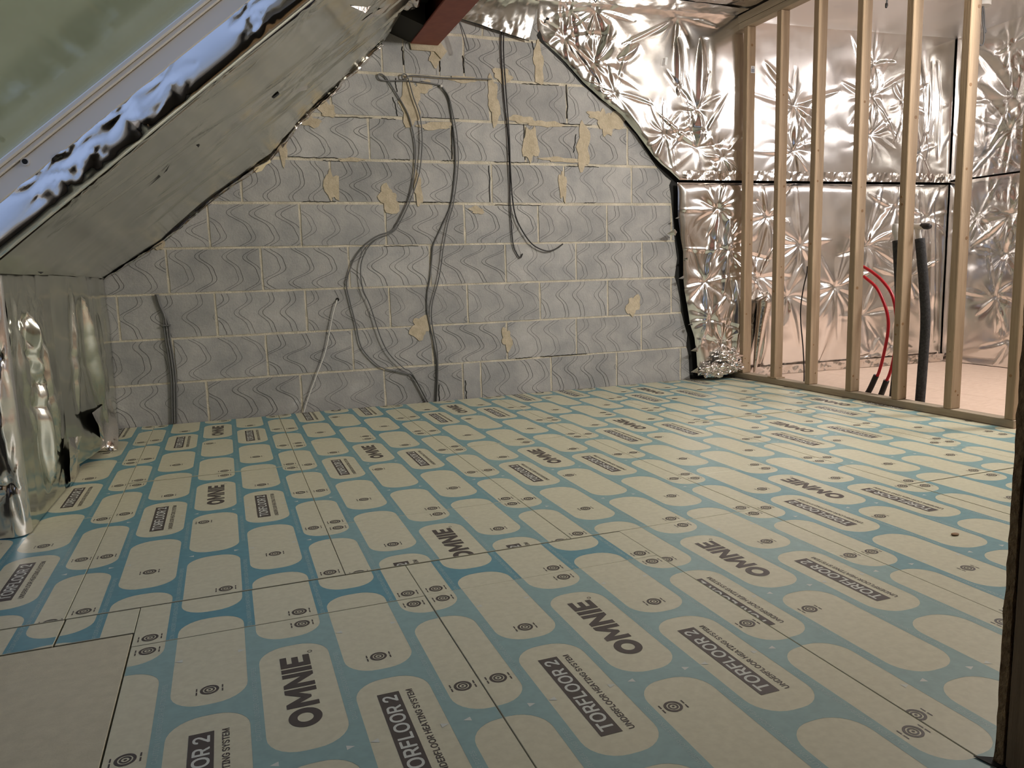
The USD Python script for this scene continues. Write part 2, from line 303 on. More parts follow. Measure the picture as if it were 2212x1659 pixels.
# glyphs of the maker's print
O_ = Point(0, 0).buffer(.5, 24).difference(Point(0, 0).buffer(.24, 24))
def logo():
    parts = [affinity.translate(affinity.scale(O_, .92, 1, origin=(0, 0)), .46, .5)]
    x = 1.0
    parts.append(Polygon([(x, 0), (x, 1), (x + .22, 1), (x + .5, .52), (x + .78, 1), (x + 1.0, 1), (x + 1.0, 0), (x + .78, 0), (x + .78, .58), (x + .56, .2), (x + .44, .2), (x + .22, .58), (x + .22, 0)])); x += 1.08
    parts.append(Polygon([(x, 0), (x, 1), (x + .2, 1), (x + .6, .42), (x + .6, 1), (x + .82, 1), (x + .82, 0), (x + .62, 0), (x + .22, .58), (x + .22, 0)])); x += .9
    parts.append(sbox(x, 0, x + .24, 1)); x += .32
    parts.append(unary_union([sbox(x, 0, x + .24, 1), sbox(x, 0, x + .68, .22), sbox(x, .39, x + .62, .61), sbox(x, .78, x + .68, 1)]))
    return unary_union(parts)
OMNIE = up(fit(logo(), .25, .054)); OMNIE_R = affinity.translate(Point(0, 0).buffer(.0045, 8).difference(Point(0, 0).buffer(.0032, 8)), .030, .1345)
TBOX = up(fit(sbox(0, 0, 1, 1), .257, .038)); TTXT = up(fit(text_poly('TORFLOOR 2', .03, True), .236, .0265))
TSUB = affinity.translate(up(fit(text_poly('UNDERFLOOR HEATING SYSTEM', .014, True), .255, .0115)), .0265 , 0)
CAUT = up(fit(text_poly('CAUTION ! UNDERFLOOR HEATING PIPES', .012, False), .245, .0085))
def ring(r0, r1): return Point(0, 0).buffer(r1, 10).difference(Point(0, 0).buffer(r0, 10))
TARGET = unary_union([ring(.0112, .0158), ring(.0058, .0088), ring(.0005, .0024)] + [sbox(s * .0215 - .0012, -.012, s * .0215 + .0012, -.002) for s in (-1, 1)] + [sbox(s * .0215 - .0012, .001, s * .0215 + .0012, .011) for s in (-1, 1)])
TRI = Polygon([(-.006, -.006), (.007, 0), (-.006, .006)])
CAPS = sbox(-.009, -.127, .009, .127).buffer(.055, quad_segs=7)
def pattern(w):
    """print of one board, u across from its left edge, v = -distance from its far edge; returns blue, dark ink, pale, faint"""
    caps, ink, pale, faint = [], [], [], []
    for c in range(5):
        u = c * w / 4; T = c in (1, 3)
        for i in range(-1, 4):
            v = (.105 if T else .305) + .4 * i
            caps.append(affinity.translate(CAPS, u, -v))
        put = lambda P, du, v, L: L.append(affinity.translate(P, u + du, -v))
        if c == 2:
            put(OMNIE, 0, .297, ink); put(OMNIE_R, 0, .297, ink); put(TARGET, -.032, .603, ink); put(TARGET, .028, 1.170, ink); put(TARGET, .028, .032, ink)
        elif T:
            put(TBOX.difference(affinity.translate(TTXT, 0, 0)), -.010, .503, ink); put(TTXT, -.010, .503, pale); put(TSUB, 0, .503, ink)
            put(TARGET, 0, .237, ink); put(TARGET, 0, .977, ink)
        else:
            for v in (.032, .403, .805, 1.172): put(TARGET, .033 if c == 0 else -.033, v, ink)
        if c < 4:
            for i in range(3):
                put(CAUT, w / 8, .31 + .4 * i, faint)
        for i in range(3):
            for s in (-1, 1):
                put(affinity.scale(TRI, s, 1, origin=(0, 0)), s * .056, (.105 if T else .505) + .4 * i - (0 if not T else 0), pale)
    return caps, ink, pale, faint
PAT = {}
def panel(x0, y_far, clip, w=.605, tiltx=0.0, tilty=0.0, plain=False, film=.35):
    cx0, cy0, cx1, cy1 = clip; g = .0009
    rect = sbox(max(x0, cx0) + g, max(y_far - 1.2, cy0) + g, min(x0 + w, cx1) - g, min(y_far, cy1) - g)
    if rect.is_empty or rect.area < .002: return
    a, b, c, d = rect.bounds
    if d <= b or c <= a: return
    def tilted(m):
        v = m.vertices; v[:, 2] += tiltx * (v[:, 0] - (a + c) / 2) + tilty * (v[:, 1] - (b + d) / 2); return m
    p = obj('panel', tilted(bx(a, c, b, d, -.022, 0, .0007)), CREAM2 if plain else CREAM, floor)
    if plain: return
    if w not in PAT: PAT[w] = pattern(w)
    caps, ink, pale, faint = PAT[w]
    mv = lambda L: [affinity.translate(q, x0, y_far) for q in L]
    inner = rect.buffer(-.0008, join_style=2)
    hit = lambda L: [q.intersection(inner) for q in mv(L) if q.intersects(inner)]
    f = flat(inner.difference(unary_union(mv(caps))), .00018)
    if f is not None: obj('blue_print', tilted(f), BLUES[film], p)
    for nm, L, m, z in (('lettering', ink, INK, .00036), ('pale_lettering', pale, PALE, .00036), ('faint_lettering', faint, FAINT, .00036)):
        fs = [flat(q, z) for q in hit(L)]; fs = [q for q in fs if q is not None]
        if fs: obj(nm, tilted(cat_(fs)), m, p)
rt = np.random.default_rng(11)
def tl(): return dict(tiltx=rt.uniform(-.0012, .0012), tilty=rt.uniform(-.0008, .0008))
YW = -.004
X = [-.975, -.376, .226, .83, 1.434, 2.032, 2.635]
def cl(x0, x1, y0, y1): return (x0, y0, x1, y1)
panel(X[0], .37, cl(X[0], X[1], -.83, YW), film=0.0, **tl()); panel(X[0], -.83, cl(X[0], X[1], -1.62, -.83), film=0.0, **tl())
panel(X[0], -1.62, cl(X[0], X[1], -2.42, -1.62), film=.0, **tl())
panel(X[0], -2.82, cl(X[0], -.50, -3.2, -2.55), plain=True)
for far, k in ((-.012, 0.0), (-1.22, 0.0)): panel(X[1], far, cl(X[1], X[2], far - 1.2, YW), w=.602, film=k, **tl())
for far, k in ((.375, 0.0), (-.822, .35), (-2.022, .7)): panel(X[2], far, cl(X[2], X[3], max(far - 1.2, -2.42), min(far, YW)), w=.604, film=k, **tl())
for far, k in ((-.015, .35), (-1.22, .7)): panel(X[3], far, cl(X[3], X[4], far - 1.2, YW), w=.604, film=k, **tl())
panel(X[3], -2.42, cl(.974, X[4], -3.62, -2.42), w=.604, film=1.0, **tl())
for far, k in ((.378, .35), (-.82, .7), (-2.02, .35)): panel(X[4], far, cl(X[4], X[5], far - 1.2, min(far, YW)), w=.6, film=k, **tl())
for far, k in ((0.0, .35), (-1.215, .7), (-2.42, .35)): panel(X[5], far, cl(X[5], X[6], far - 1.2, YW), w=.602, film=k, **tl())
for far in (.40, -.80, -2.0): panel(X[6], far, cl(X[6], 3.092, far - 1.2, min(far, YW)), w=.602, film=.7, **tl())
for x0 in (-.826, -.226, .374): panel(x0, -1.423, cl(max(x0, -.372), min(x0 + .6, .974), -2.623 if x0 > -.5 else -2.555, -2.425), w=.6, film=0.0, **tl())
for x0 in (-.226, .374): panel(x0, -2.623, cl(x0, x0 + .6, -3.823, -2.623), w=.6, film=1.0, **tl())
panel(-.826, -2.56, cl(-.826, -.2275, -3.76, -2.56), w=.6, plain=True)
panel(-.826, -1.423, cl(-.50, -.374, -2.555, -2.425), w=.6, film=.0)
for x0 in (-.826, -.226, .374): panel(x0, -3.823, cl(x0, x0 + .6, -5.0, -3.823), w=.6)
for x0 in (.974,): panel(x0, -3.62, cl(x0, x0 + .6, -4.8, -3.62), w=.6)

# ---- far room floor: plain chipboard sheets
floor2 = xf('floor', 'plain pinkish chipboard floor of the far room behind the studs', kind='structure')
for (x0, x1, y0, y1) in [(3.094, 3.70, -2.2, .02), (3.70, 4.30, -1.0, .02), (3.70, 4.30, -3.4, -1.0), (4.30, 4.95, -1.6, .02), (4.30, 4.95, -3.4, -1.6), (3.094, 3.70, -3.52, -2.2)]:
    obj('chipboard_sheet', bx(x0 + .001, x1 - .001, y0 + .001, y1 - .001, -.022, 0, .001), CHIP, floor2)

# ---- foil faced insulation: far end wall to the right of the blocks
eu = np.array([1, -.0476, 0]) / math.hypot(1, .0476); en = np.array([-.0476, -1, 0]) / math.hypot(1, .0476)
O2 = np.array([2.70, -.055, 0.0])
def e2(px):                                  # photo pixel -> (s, z) on the end wall
    p = atp(px, en, O2); return ((p - O2) @ eu, p[2])
wbr = xf('wall_back_right', 'crinkled foil insulation end wall right of the concrete blocks', kind='structure')
obj('backing_board', bx(2.72, 4.9, .03, .06, -.03, 2.32), BLACK, wbr)
SE = (4.808 - 2.70) / eu[0]
upL = [e2(q) for q in ((1470, 388), (1452, 371), (1431, 354), (1417, 340), (1378, 288), (1344, 247), (1303, 215), (1261, 176), (1222, 132), (1202, 112), (1175, 90), (1160, 62))]; upL += [(upL[-1][0] - .006, 2.242)]
stars_u = [(*e2(q), R, A) for q, R, A in (((1508, 318), .13, .017), ((1506, 237), .10, .013), ((1436, 290), .10, .012), ((1716, 229), .13, .017), ((1713, 327), .11, .013), ((1884, 209), .12, .014), ((1880, 291), .12, .014),
           ((1888, 141), .08, .010), ((1283, 135), .10, .014), ((1222, 82), .10, .014), ((1327, 202), .10, .013), ((1232, 20), .10, .012), ((1286, 20), .10, .012), ((1460, 38), .12, .012), ((1560, 340), .08, .010), ((1990, 330), .09, .01), ((1950, 220), .09, .010))]
len_u = [(*e2(a), *e2(b), w, A) for a, b, w, A in (((1512, 80), (1506, 237), .028, .022), ((1506, 240), (1508, 316), .022, .018), ((1716, 232), (1713, 325), .022, .02), ((1888, 143), (1884, 207), .02, .016), ((1884, 212), (1880, 290), .026, .016),
           ((1460, 80), (1462, 210), .022, .016), ((1380, 95), (1330, 130), .02, .014), ((1318, 50), (1290, 130), .02, .016), ((1975, 90), (1992, 300), .03, .02), ((1835, 70), (1876, 180), .02, .010), ((1716, 200), (1650, 130), .02, .012), ((2010, 130), (2000, 350), .012, .016), ((2022, 130), (2022, 350), .012, .016))]
zs = upL[0][1]
obj('upper_foil', foil_sheet(upL, [(SE, zs), (SE, upL[-1][1])], O2, eu, [0, 0, 1], en, res=.007, edge_curl=.012, stars=stars_u, lenses=len_u, billow=.018, bl=.45, crease=.0012, cs=(4, 1.3), rays=7, ray_l=3.2, seed=3), FOIL, wbr, smooth=True)
loL = [e2(q) for q in ((1510, 812), (1508, 784), (1506, 760), (1502, 729), (1492, 698), (1486, 658), (1481, 630), (1478, 596), (1478, 544), (1472, 512), (1466, 465), (1466, 418), (1465, 394))]
stars_l = [(*e2(q), R, A) for q, R, A in (((1658, 469), .11, .016), ((1728, 529), .13, .017), ((1803, 620), .13, .017), ((1875, 531), .14, .017), ((1551, 450), .12, .022), ((1523, 610), .12, .020), ((1865, 680), .12, .013), ((1560, 740), .12, .018),
           ((1570, 540), .12, .02), ((1700, 640), .12, .012), ((1640, 600), .10, .014), ((1960, 600), .12, .013), ((2000, 470), .10, .014), ((1935, 450), .10, .012), ((1530, 690), .1, .016), ((1880, 765), .06, .010), ((1925, 745), .06, .010))]
len_l = [(*e2(a), *e2(b), w, A) for a, b, w, A in (((1552, 455), (1524, 608), .03, .026), ((1523, 612), (1512, 745), .03, .024), ((1575, 470), (1560, 640), .03, .024), ((1590, 600), (1585, 780), .03, .024), ((1870, 535), (1930, 440), .018, .014), ((1803, 622), (1770, 780), .03, .010), ((1980, 410), (1990, 740), .02, .014), ((2015, 420), (2012, 740), .014, .014), ((1650, 640), (1640, 800), .026, .024))]
obj('lower_foil', foil_sheet(loL, [(SE, loL[0][1]), (SE, loL[-1][1])], O2, eu, [0, 0, 1], en, res=.007, edge_curl=.012, stars=stars_l, lenses=len_l, billow=.018, bl=.38, crease=.0014, cs=(4, 1.3), rays=7, ray_l=3.2, seed=8), FOIL, wbr, smooth=True)
# crumpled lip strip where the two sheets meet, and along the floor
lip = foil_sheet([(.02, zs - .004), (.02, zs + .055)], [(SE - .02, zs - .004), (SE - .02, zs + .055)], O2 + en * .020, eu, [0, 0, 1], en, res=.005, billow=.010, bl=.09, crease=.006, cs=(26, 14), seed=21)
obj('seam_lip', lip, FOILC, wbr, smooth=True)
obj('skirt_lip', foil_sheet([(.45, .004), (.45, .06)], [(SE - .02, .004), (SE - .02, .06)], O2 + en * .030, eu, [0, 0, 1], en, res=.005, billow=.010, bl=.10, crease=.005, cs=(24, 14), seed=22), FOILC, wbr, smooth=True)
# black strip that paints the shade in the gap between blocks and foil
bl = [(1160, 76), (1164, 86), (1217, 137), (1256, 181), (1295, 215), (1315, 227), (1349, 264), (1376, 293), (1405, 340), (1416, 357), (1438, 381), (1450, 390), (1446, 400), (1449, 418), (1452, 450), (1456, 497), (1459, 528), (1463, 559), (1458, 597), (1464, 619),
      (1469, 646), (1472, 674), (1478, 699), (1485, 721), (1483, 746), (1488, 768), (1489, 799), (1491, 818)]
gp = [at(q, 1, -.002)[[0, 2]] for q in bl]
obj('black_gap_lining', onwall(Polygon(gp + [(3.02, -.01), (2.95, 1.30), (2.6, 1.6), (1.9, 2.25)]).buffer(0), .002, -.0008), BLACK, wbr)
rs = np.random.default_rng(5)
for i, (q, s) in enumerate((((1452, 503), .05), ((1462, 471), .02), ((1472, 600), .03), ((1490, 700), .02), ((1500, 755), .04), ((1503, 800), .05), ((1480, 560), .025))):
    p = at(q, 1, -.06); a = rs.uniform(-.4, .4); w = s
    v = np.array([[-w * .9, -.01, -w * .15], [w * .1, -.02, w * .45], [w * .6, -.008, w * .1], [w * .2, -.022, -w * .35], [-.1 * w, -.034, .02 * w]])
    obj('torn_foil_tab', trimesh.Trimesh(v + p, [[0, 4, 1], [1, 4, 2], [2, 4, 3], [3, 4, 0]], process=False), FOILC, wbr)
# crumpled offcuts at the foot of the foil
for i, (q, s) in enumerate((((1545, 800), .11), ((1585, 790), .10), ((1575, 770), .09))):
    b = atp(q, en, O2 + en * .06); ic = trimesh.creation.icosphere(3, 1.0); n = meshkit.fbm(ic.vertices * 2.6 + i * 7, 3, i)
    ic.vertices = ic.vertices * (0.55 + .8 * np.abs(n - .5) * 2 + .25 * n)[:, None] * [s, .05, s * .5] + [b[0], b[1], max(b[2], s * .5)]
    obj('crumpled_offcut', ic, FOILC, wbr)
fl_ = [atp(q, en, O2 + en * .05) for q in ((1646, 640), (1652, 652), (1644, 700), (1634, 770), (1630, 805))]
obj('folded_foil_sleeve', tube(fl_, [.045, .052, .035, .018, .010], 10, 6), FOILC, wbr, smooth=True)

# ---- foil faced side wall of the far room
wr = xf('wall_right', 'crinkled foil side wall closing the far room', kind='structure')
XR = 4.81
def er(px): p = at(px, 0, XR); return (-p[1], p[2])
stars_r = [(*er(q), R, A) for q, R, A in (((2189, 211), .14, .018), ((2181, 280), .13, .017), ((2189, 94), .10, .014), ((2181, 465), .13, .017), ((2170, 548), .12, .017), ((2130, 330), .1, .012), ((2150, 640), .1, .012), ((2110, 470), .1, .012), ((2180, 735), .1, .012))]
len_r = [(*er(a), *er(b), w, A) for a, b, w, A in (((2110, 110), (2186, 208), .03, .018), ((2105, 180), (2180, 278), .03, .018), ((2186, 150), (2188, 208), .02, .016), ((2175, 215), (2180, 278), .03, .018), ((2180, 400), (2181, 462), .02, .016), ((2176, 470), (2170, 545), .03, .018), ((2160, 620), (2150, 720), .03, .012))]
obj('upper_foil', foil_sheet([(.150, 1.268), (.150, 2.215)], [(3.45, 1.268), (3.45, 2.215)], [XR, 0, 0], [0, -1, 0], [0, 0, 1], [-1, 0, 0], res=.011, edge_curl=.004, stars=stars_r, lenses=len_r, billow=.018, bl=.45, crease=.0012, cs=(4, 1.3), rays=7, ray_l=3.2, ray_a=.008, seed=31), FOIL, wr, smooth=True)
obj('lower_foil', foil_sheet([(.150, .004), (.150, 1.256)], [(3.45, .004), (3.45, 1.256)], [XR, 0, 0], [0, -1, 0], [0, 0, 1], [-1, 0, 0], res=.011, edge_curl=.004, stars=stars_r, lenses=len_r, billow=.018, bl=.45, crease=.0012, cs=(4, 1.3), rays=7, ray_l=3.2, ray_a=.008, seed=35), FOIL, wr, smooth=True)
obj('backing_board', bx(XR + .03, XR + .06, -3.55, .05, -.03, 2.3), BLACK, wr)

# ---- ceiling
ce = xf('ceiling', 'flat foil faced ceiling over both rooms', kind='structure')
FOILQ = foil_mat('foil_dull', (0.86, 0.83, 0.81), 0.42, 0.02, 6.0)
obj('smooth_foil', foil_sheet([(3.12, -3.5), (3.12, -.02)], [(4.86, -3.5), (4.86, -.02)], [0, 0, 2.203], [1, 0, 0], [0, 1, 0], [0, 0, -1], res=.02, billow=.010, bl=.8, crease=.002, cs=(3, 6), seed=41), FOILQ, ce, smooth=True)
obj('crumpled_foil', foil_sheet([(1.22, -3.5), (1.22, -.215)], [(3.07, -3.5), (3.07, -.215)], [0, 0, 2.236], [1, 0, 0], [0, 1, 0], [0, 0, -1], res=.014, billow=.016, bl=.25, crease=.008, cs=(9, 9), seed=43), FOILC, ce, smooth=True)
obj('edge_foil', foil_sheet([(1.22, -.20), (1.22, .03)], [(3.07, -.20), (3.07, .03)], [0, 0, 2.236], [1, 0, 0], [0, 1, 0], [0, 0, -1], res=.010, billow=.010, bl=.25, crease=.005, cs=(9, 9), seed=44), FOIL, ce, smooth=True)
obj('ceiling_board', bx(.8, 4.95, -5.75, .1, 2.27, 2.32), BOARD, ce)
obj('near_ceiling_board', bx(.9, 3.1, -5.7, -3.5, 2.235, 2.25), BOARD, ce)

# ---- left slope: foil faced rafters, roof window reveal
cs_ = xf('ceiling_left', 'sloping foil faced ceiling on the left with a roof window', kind='structure')
SO = np.array([-.54, 0, .750]); su = np.array([.765, 0, .6435]); su /= np.linalg.norm(su); sn = np.array([su[2], 0, -su[0]])     # sn: into the room
sv = np.array([0, -1.0, 0])
def es(px): p = atp(px, sn, SO); return ((p - SO) @ su, -p[1])
SL = 1.855
YA = 2.06                                       # the reveal's arris
rr = np.random.default_rng(6)
st_s = [(*es(q), R, A) for q, R, A in (((478, 165), .07, .008), ((300, 300), .07, .008), ((662, 27), .07, .008), ((189, 415), .07, .008), ((600, 200), .10, .007), ((640, 182), .08, .007), ((360, 365), .07, .005), ((790, 20), .10, .010))]
ln_s = [(*es(a), *es(b), w, A) for a, b, w, A in (((640, 150), (400, 310), .018, .006), ((700, 90), (560, 200), .02, .006), ((820, 10), (740, 110), .02, .009), ((560, 130), (420, 235), .016, .005), ((500, 290), (330, 430), .02, .005), ((480, 330), (290, 470), .03, .006), ((760, 60), (650, 170), .014, .006), ((860, 20), (800, 100), .012, .008))]
for _ in range(11):
    a_, b_ = rr.uniform(.1, 1.5), rr.uniform(.15, 1.9); L_ = rr.uniform(.25, .7); ln_s.append((a_, b_, a_ + L_, b_ - L_ * rr.uniform(.05, .45), rr.uniform(.012, .03), rr.uniform(.002, .006)))
main = foil_sheet([(0.0, .012), (0.0, YA - .028)], [(SL, .012), (SL, YA - .028)], SO, su, sv, sn, res=.010, stars=st_s, lenses=ln_s, billow=.007, bl=.55, crease=.0030, cs=(.7, 2.6), ridged=False, seed=51)
def sag(m):
    v = m.vertices.copy(); sv_ = (v - SO) @ su; v += (np.interp(sv_, [0, .33, .63, 1.0, 1.25, 1.71, 1.9], [0, .045, .045, .078, .045, .02, .01]) * np.clip(1.15 + v[:, 1], 0, 1) ** 1.5)[:, None] * sn; v = v + sn * (.011 * (np.abs(meshkit.fbm(np.c_[sv_ * 7, v[:, 1] * 9, 0 * sv_ + 5], 3, 77) - .5) * 4 - .6) * np.clip(1 + v[:, 1] / .42, 0, 1) * np.clip((sv_ - .55) / .6, .12, 1))[:, None]; m.vertices = v; return m
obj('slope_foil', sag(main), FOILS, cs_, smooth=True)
# crinkled, taped edge against the blocks
obj('edge_tape', sag(foil_sheet([(0.0, .004), (0.0, .075)], [(SL, .004), (SL, .075)], SO + sn * .010, su, sv, sn, res=.006, billow=.006, bl=.08, crease=.006, cs=(12, 14), seed=52)), FOILC, cs_, smooth=True)
obj('edge_lip', sag(foil_sheet([(0.0, -.03), (0.0, .012)], [(SL, -.03), (SL, .012)], SO + np.array([0, -.006, 0]), su, sn, np.array([0, -1.0, 0]), res=.006, billow=.006, bl=.06, crease=.006, cs=(14, 30), seed=53)), FOILC, cs_, smooth=True)
# reveal of the roof window: foil, then the white frame, then the pane, all the way down its far side
RD = .092
rev = []
ns_, nd_ = 190, 26
S = np.linspace(-.12, SL - .05, ns_)[:, None] + np.zeros((1, nd_)); q = np.linspace(0, 1, nd_)[None] + np.zeros((ns_, 1))
phi = np.radians(np.interp(q, [0, .12, .22, .36, 1], [0, 66, 78, 87, 97]))                    # sharp arris, then a slack, slightly bulging face
arc = np.concatenate([[0], np.cumsum(np.sin((phi[0, 1:] + phi[0, :-1]) / 2))]); k_ = RD / arc[-1]; dep = arc[None] * k_ + 0 * S
lat = np.concatenate([[0], np.cumsum(np.cos((phi[0, 1:] + phi[0, :-1]) / 2))]) * k_; YS = YA - lat[-1]; lat = (lat - lat[-1])[None] + 0 * S
stR = [(*(lambda p: ((p - SO) @ su, RD * .80))(at(c, 1, -YA)),   .06, .0045) for c in ((163, 322), (262, 235), (357, 160), (540, 38), (90, 380))]
H = foil_height(S, dep, stars=stR, billow=.0022, bl=.45, crease=.0, cs=(3, 5), rays=7, ray_a=.003, ray_l=1.7, seed=55) * np.clip(q * 4, 0, 1)
P = SO + S[..., None] * su - dep[..., None] * sn + np.stack([0 * S, -YA - lat - H, 0 * S], -1)
P[..., 1] = -YA - lat - .0 - H
gm = grid_mesh(P)
obj('window_reveal', gm, FOILR, cs_, smooth=True)
FD = .062
frame = xf('window_1', 'white roof window frame with glass set in the left slope', kind='structure')
def slab(s0, s1, y0, y1, d0, d1, bev=.004):
    m = bx(s0, s1, y0, y1, d0, d1, bev); v = m.vertices.copy(); m.vertices = SO + v[:, :1] * su + v[:, 2:] * (-sn) + np.c_[0 * v[:, 0], v[:, 1], 0 * v[:, 0]]
    if np.linalg.det(np.stack([su, [0, 1, 0], -sn])) < 0: m.invert()
    return m
W0, W1, WY = -.12, 1.16, -3.22
obj('side_rail', cat_([slab(W0, W1, -YA - .004, -YA + .05, RD - .004, RD + FD * .62, .003), slab(W0, W1, -YA - .014, -YA + .05, RD + FD * .62, RD + FD * .80, .002), slab(W0, W1, -YA - .024, -YA + .05, RD + FD * .80, RD + FD, .003)]), UPVC, frame)
obj('side_rail', cat_([slab(W0, W1, WY - .05, WY, RD, RD + FD, .003)]), UPVC, frame)
obj('head_rail', slab(W1 - .06, W1, WY, -YA, RD, RD + FD), UPVC, frame); obj('sill_rail', slab(W0, W0 + .06, WY, -YA, RD, RD + FD), UPVC, frame)
obj('glass_pane', slab(W0 - .02, W1 + .02, WY - .02, -YA, RD + FD, RD + FD + .006, 0), PANE, frame)
sc = at((54, 349), 1, -YA - .005); s_ = (sc - SO) @ su; d_ = -(sc - SO) @ sn
dk = trimesh.creation.cylinder(.0060, .006, sections=20); rg = trimesh.creation.annulus(.0062, .0095, .003, sections=20)
for m_, mm, nm in ((dk, BLACK, 'screw_hole'), (rg, UPVC, 'screw_collar')):
    m_.apply_transform(trimesh.transformations.rotation_matrix(np.pi / 2, [1, 0, 0])); m_.apply_translation([sc[0], -YA - .0055, sc[2]]); obj(nm, m_, mm, frame)
# rest of the slope round the window, and cavity up to the steel, its shade painted as near black solids
obj('slope_board', cat_([slab(SL + .0, SL + .02, -2.06, .1, .0, .02, 0), slab(W1, 2.4, WY - 2.4, -YA, .02, .05, 0), slab(-1.0, W0, WY - 2.4, -YA, .02, .05, 0), slab(-1.0, 2.4, WY - 2.4, WY, .02, .05, 0), slab(-.3, 2.4, -YA + .055, .1, .03, .06, 0),
                         slab(W0, W1, -YA + .052, -YA + .06, .0, RD + FD, 0), slab(W0, W1, WY - .02, WY - .01, .0, RD + FD, 0), slab(W1, W1 + .01, WY, -YA, 0, RD + FD, 0), slab(W0 - .01, W0, WY, -YA, .0, RD + FD, 0)]), BOARD, cs_)
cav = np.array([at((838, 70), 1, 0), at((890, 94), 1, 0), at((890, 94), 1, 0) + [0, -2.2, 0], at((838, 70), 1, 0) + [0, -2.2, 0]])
obj('dark_cavity_board', bx(.86, 1.06, -2.3, 0, 2.06, 2.09), CAVITYDARK, cs_)
obj('dark_packing', trimesh.convex.convex_hull(np.vstack([cav[:2] + [0, -.001, 0], cav[:2] + [0, -.30, .0], cav[:2] + [0, -.001, .13], cav[:2] + [0, -.30, .13]])), CAVITYDARK, cs_)
cf = foil_sheet([(0, 0), (0, .30)], [(.10, 0), (.10, .30)], [.885, -.62, 1.985], [1, 0, .2], [0, 1, 0], [0, 0, -1], res=.008, billow=.03, bl=.1, crease=.012, cs=(12, 9), seed=61)
obj('crumpled_foil_scrap', cf, FOILC, cs_)
# foil flap hung between steel and right hand foil
fp = [at(q, 1, -.03) for q in ((997, 40), (1143, 87), (1158, 10), (1040, -14))]
S_, T_ = np.meshgrid(np.linspace(0, 1, 60), np.linspace(0, 1, 36), indexing='ij')
Pf = (fp[0] * (1 - S_)[..., None] + fp[1] * S_[..., None]) * (1 - T_)[..., None] + (fp[3] * (1 - S_)[..., None] + fp[2] * S_[..., None]) * T_[..., None]
Pf[..., 1] -= .05 * T_ ** 2 + foil_height(S_ * .45, T_ * .2, billow=.006, bl=.10, crease=.006, cs=(14, 10), seed=64) * (1 - T_) ** .5
g_ = grid_mesh(Pf); obj('foil_flap', cat_([g_]), FOIL, wbr, smooth=True)
obj('flap_edge', tube([fp[0] + [0, .004, -.002], (fp[0] + fp[1]) / 2 + [0, .004, -.002], fp[1] + [0, .004, -.002]], .0022, 6), BLACK, wbr)
# little folds, tears and tape on the slope
def slope_patch(pts, dz=.012, m=FOILC, name='foil_flap'):
    p = [atp(q, sn, SO) for q in pts]; c = sum(p) / len(p) + sn * dz; v = np.array([x + sn * .0015 for x in p] + [c])
    f = [[i, (i + 1) % len(p), len(p)] for i in range(len(p))]; obj(name, trimesh.Trimesh(v, f, process=False), m, cs_)
slope_patch([(604, 207), (640, 180), (668, 168), (698, 175), (662, 190), (636, 200)], .020)
slope_patch([(745, 108), (800, 55), (830, 60), (786, 96)], .014); slope_patch([(757, 12), (800, 12), (798, 24), (772, 26)], .018); slope_patch([(800, 30), (850, 2), (840, 22), (780, 46)], .014)
slope_patch([(587, 210), (602, 199), (604, 206), (590, 212)], .002, BLACK, 'torn_slot'); slope_patch([(352, 374), (366, 354), (360, 368)], .001, BLACK, 'torn_slot'); slope_patch([(318, 404), (345, 378), (346, 381)], .001, BLACK, 'torn_slot'); slope_patch([(424, 314), (432, 311), (428, 318)], .001, BLACK, 'torn_slot')
ts = [at(q, 1, -.004) for q in ((547, 367), (566, 352), (583, 338), (585, 351), (575, 356), (566, 369), (553, 373))]
obj('masking_tape_scrap', cat_([trimesh.Trimesh(np.array(ts), [[0, 1, 5], [1, 4, 5], [1, 2, 4], [2, 3, 4], [0, 5, 6]], process=False)]), TAPE, None, 'small torn scrap of cream masking tape at the foil edge of the left slope', 'tape')

# ---- left knee wall
wl_ = xf('wall_left', 'low foil faced knee wall under the left slope', kind='structure')
stk = [(1.45, .50, .10, .018), (1.43, .33, .12, .02), (1.20, .12, .10, .012), (1.6, .6, .12, .012), (1.36, .66, .08, .012)]
lnk = [(1.47, .64, 1.42, .40, .022, .034), (1.42, .44, 1.40, .06, .028, .034), (1.30, .55, 1.22, .15, .03, .020), (1.60, .70, 1.52, .25, .03, .012), (1.24, .5, 1.2, .2, .02, .012)]
near = foil_sheet([(1.085, .004), (1.085, .775)], [(1.70, .004), (1.70, .775)], [-.578, 0, 0], [0, -1, 0], [0, 0, 1], [1, 0, 0], res=.008, stars=stk, lenses=lnk, billow=.010, bl=.40, crease=.0018, cs=(6, 1.8), seed=71)
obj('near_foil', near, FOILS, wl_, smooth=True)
far_L = [(.03, .004), (.03, .77)]; 
farm = foil_sheet([(.006, .03), (.006, .77)], [(1.10, .03), (1.10, .77)], [-.548, 0, 0], [0, -1, 0], [0, 0, 1], [1, 0, 0], res=.008, stars=[(.55, .55, .12, .012), (.35, .35, .1, .012), (.75, .4, .12, .012)], lenses=[(.70, .68, .50, .16, .035, .034), (.82, .7, .86, .2, .02, .014), (.3, .6, .25, .2, .02, .010), (.48, .3, .47, .05, .02, .016)], billow=.012, bl=.35, crease=.0025, cs=(6, 2), seed=73)
v = farm.vertices.copy(); v[:, 0] += np.interp(-v[:, 1], [0, .3, .6, .9, 1.1], [.010, .012, .022, -.02, -.062]) * np.clip(1.3 - v[:, 2], .3, 1); farm.vertices = v
obj('far_foil', farm, FOILS, wl_, smooth=True)
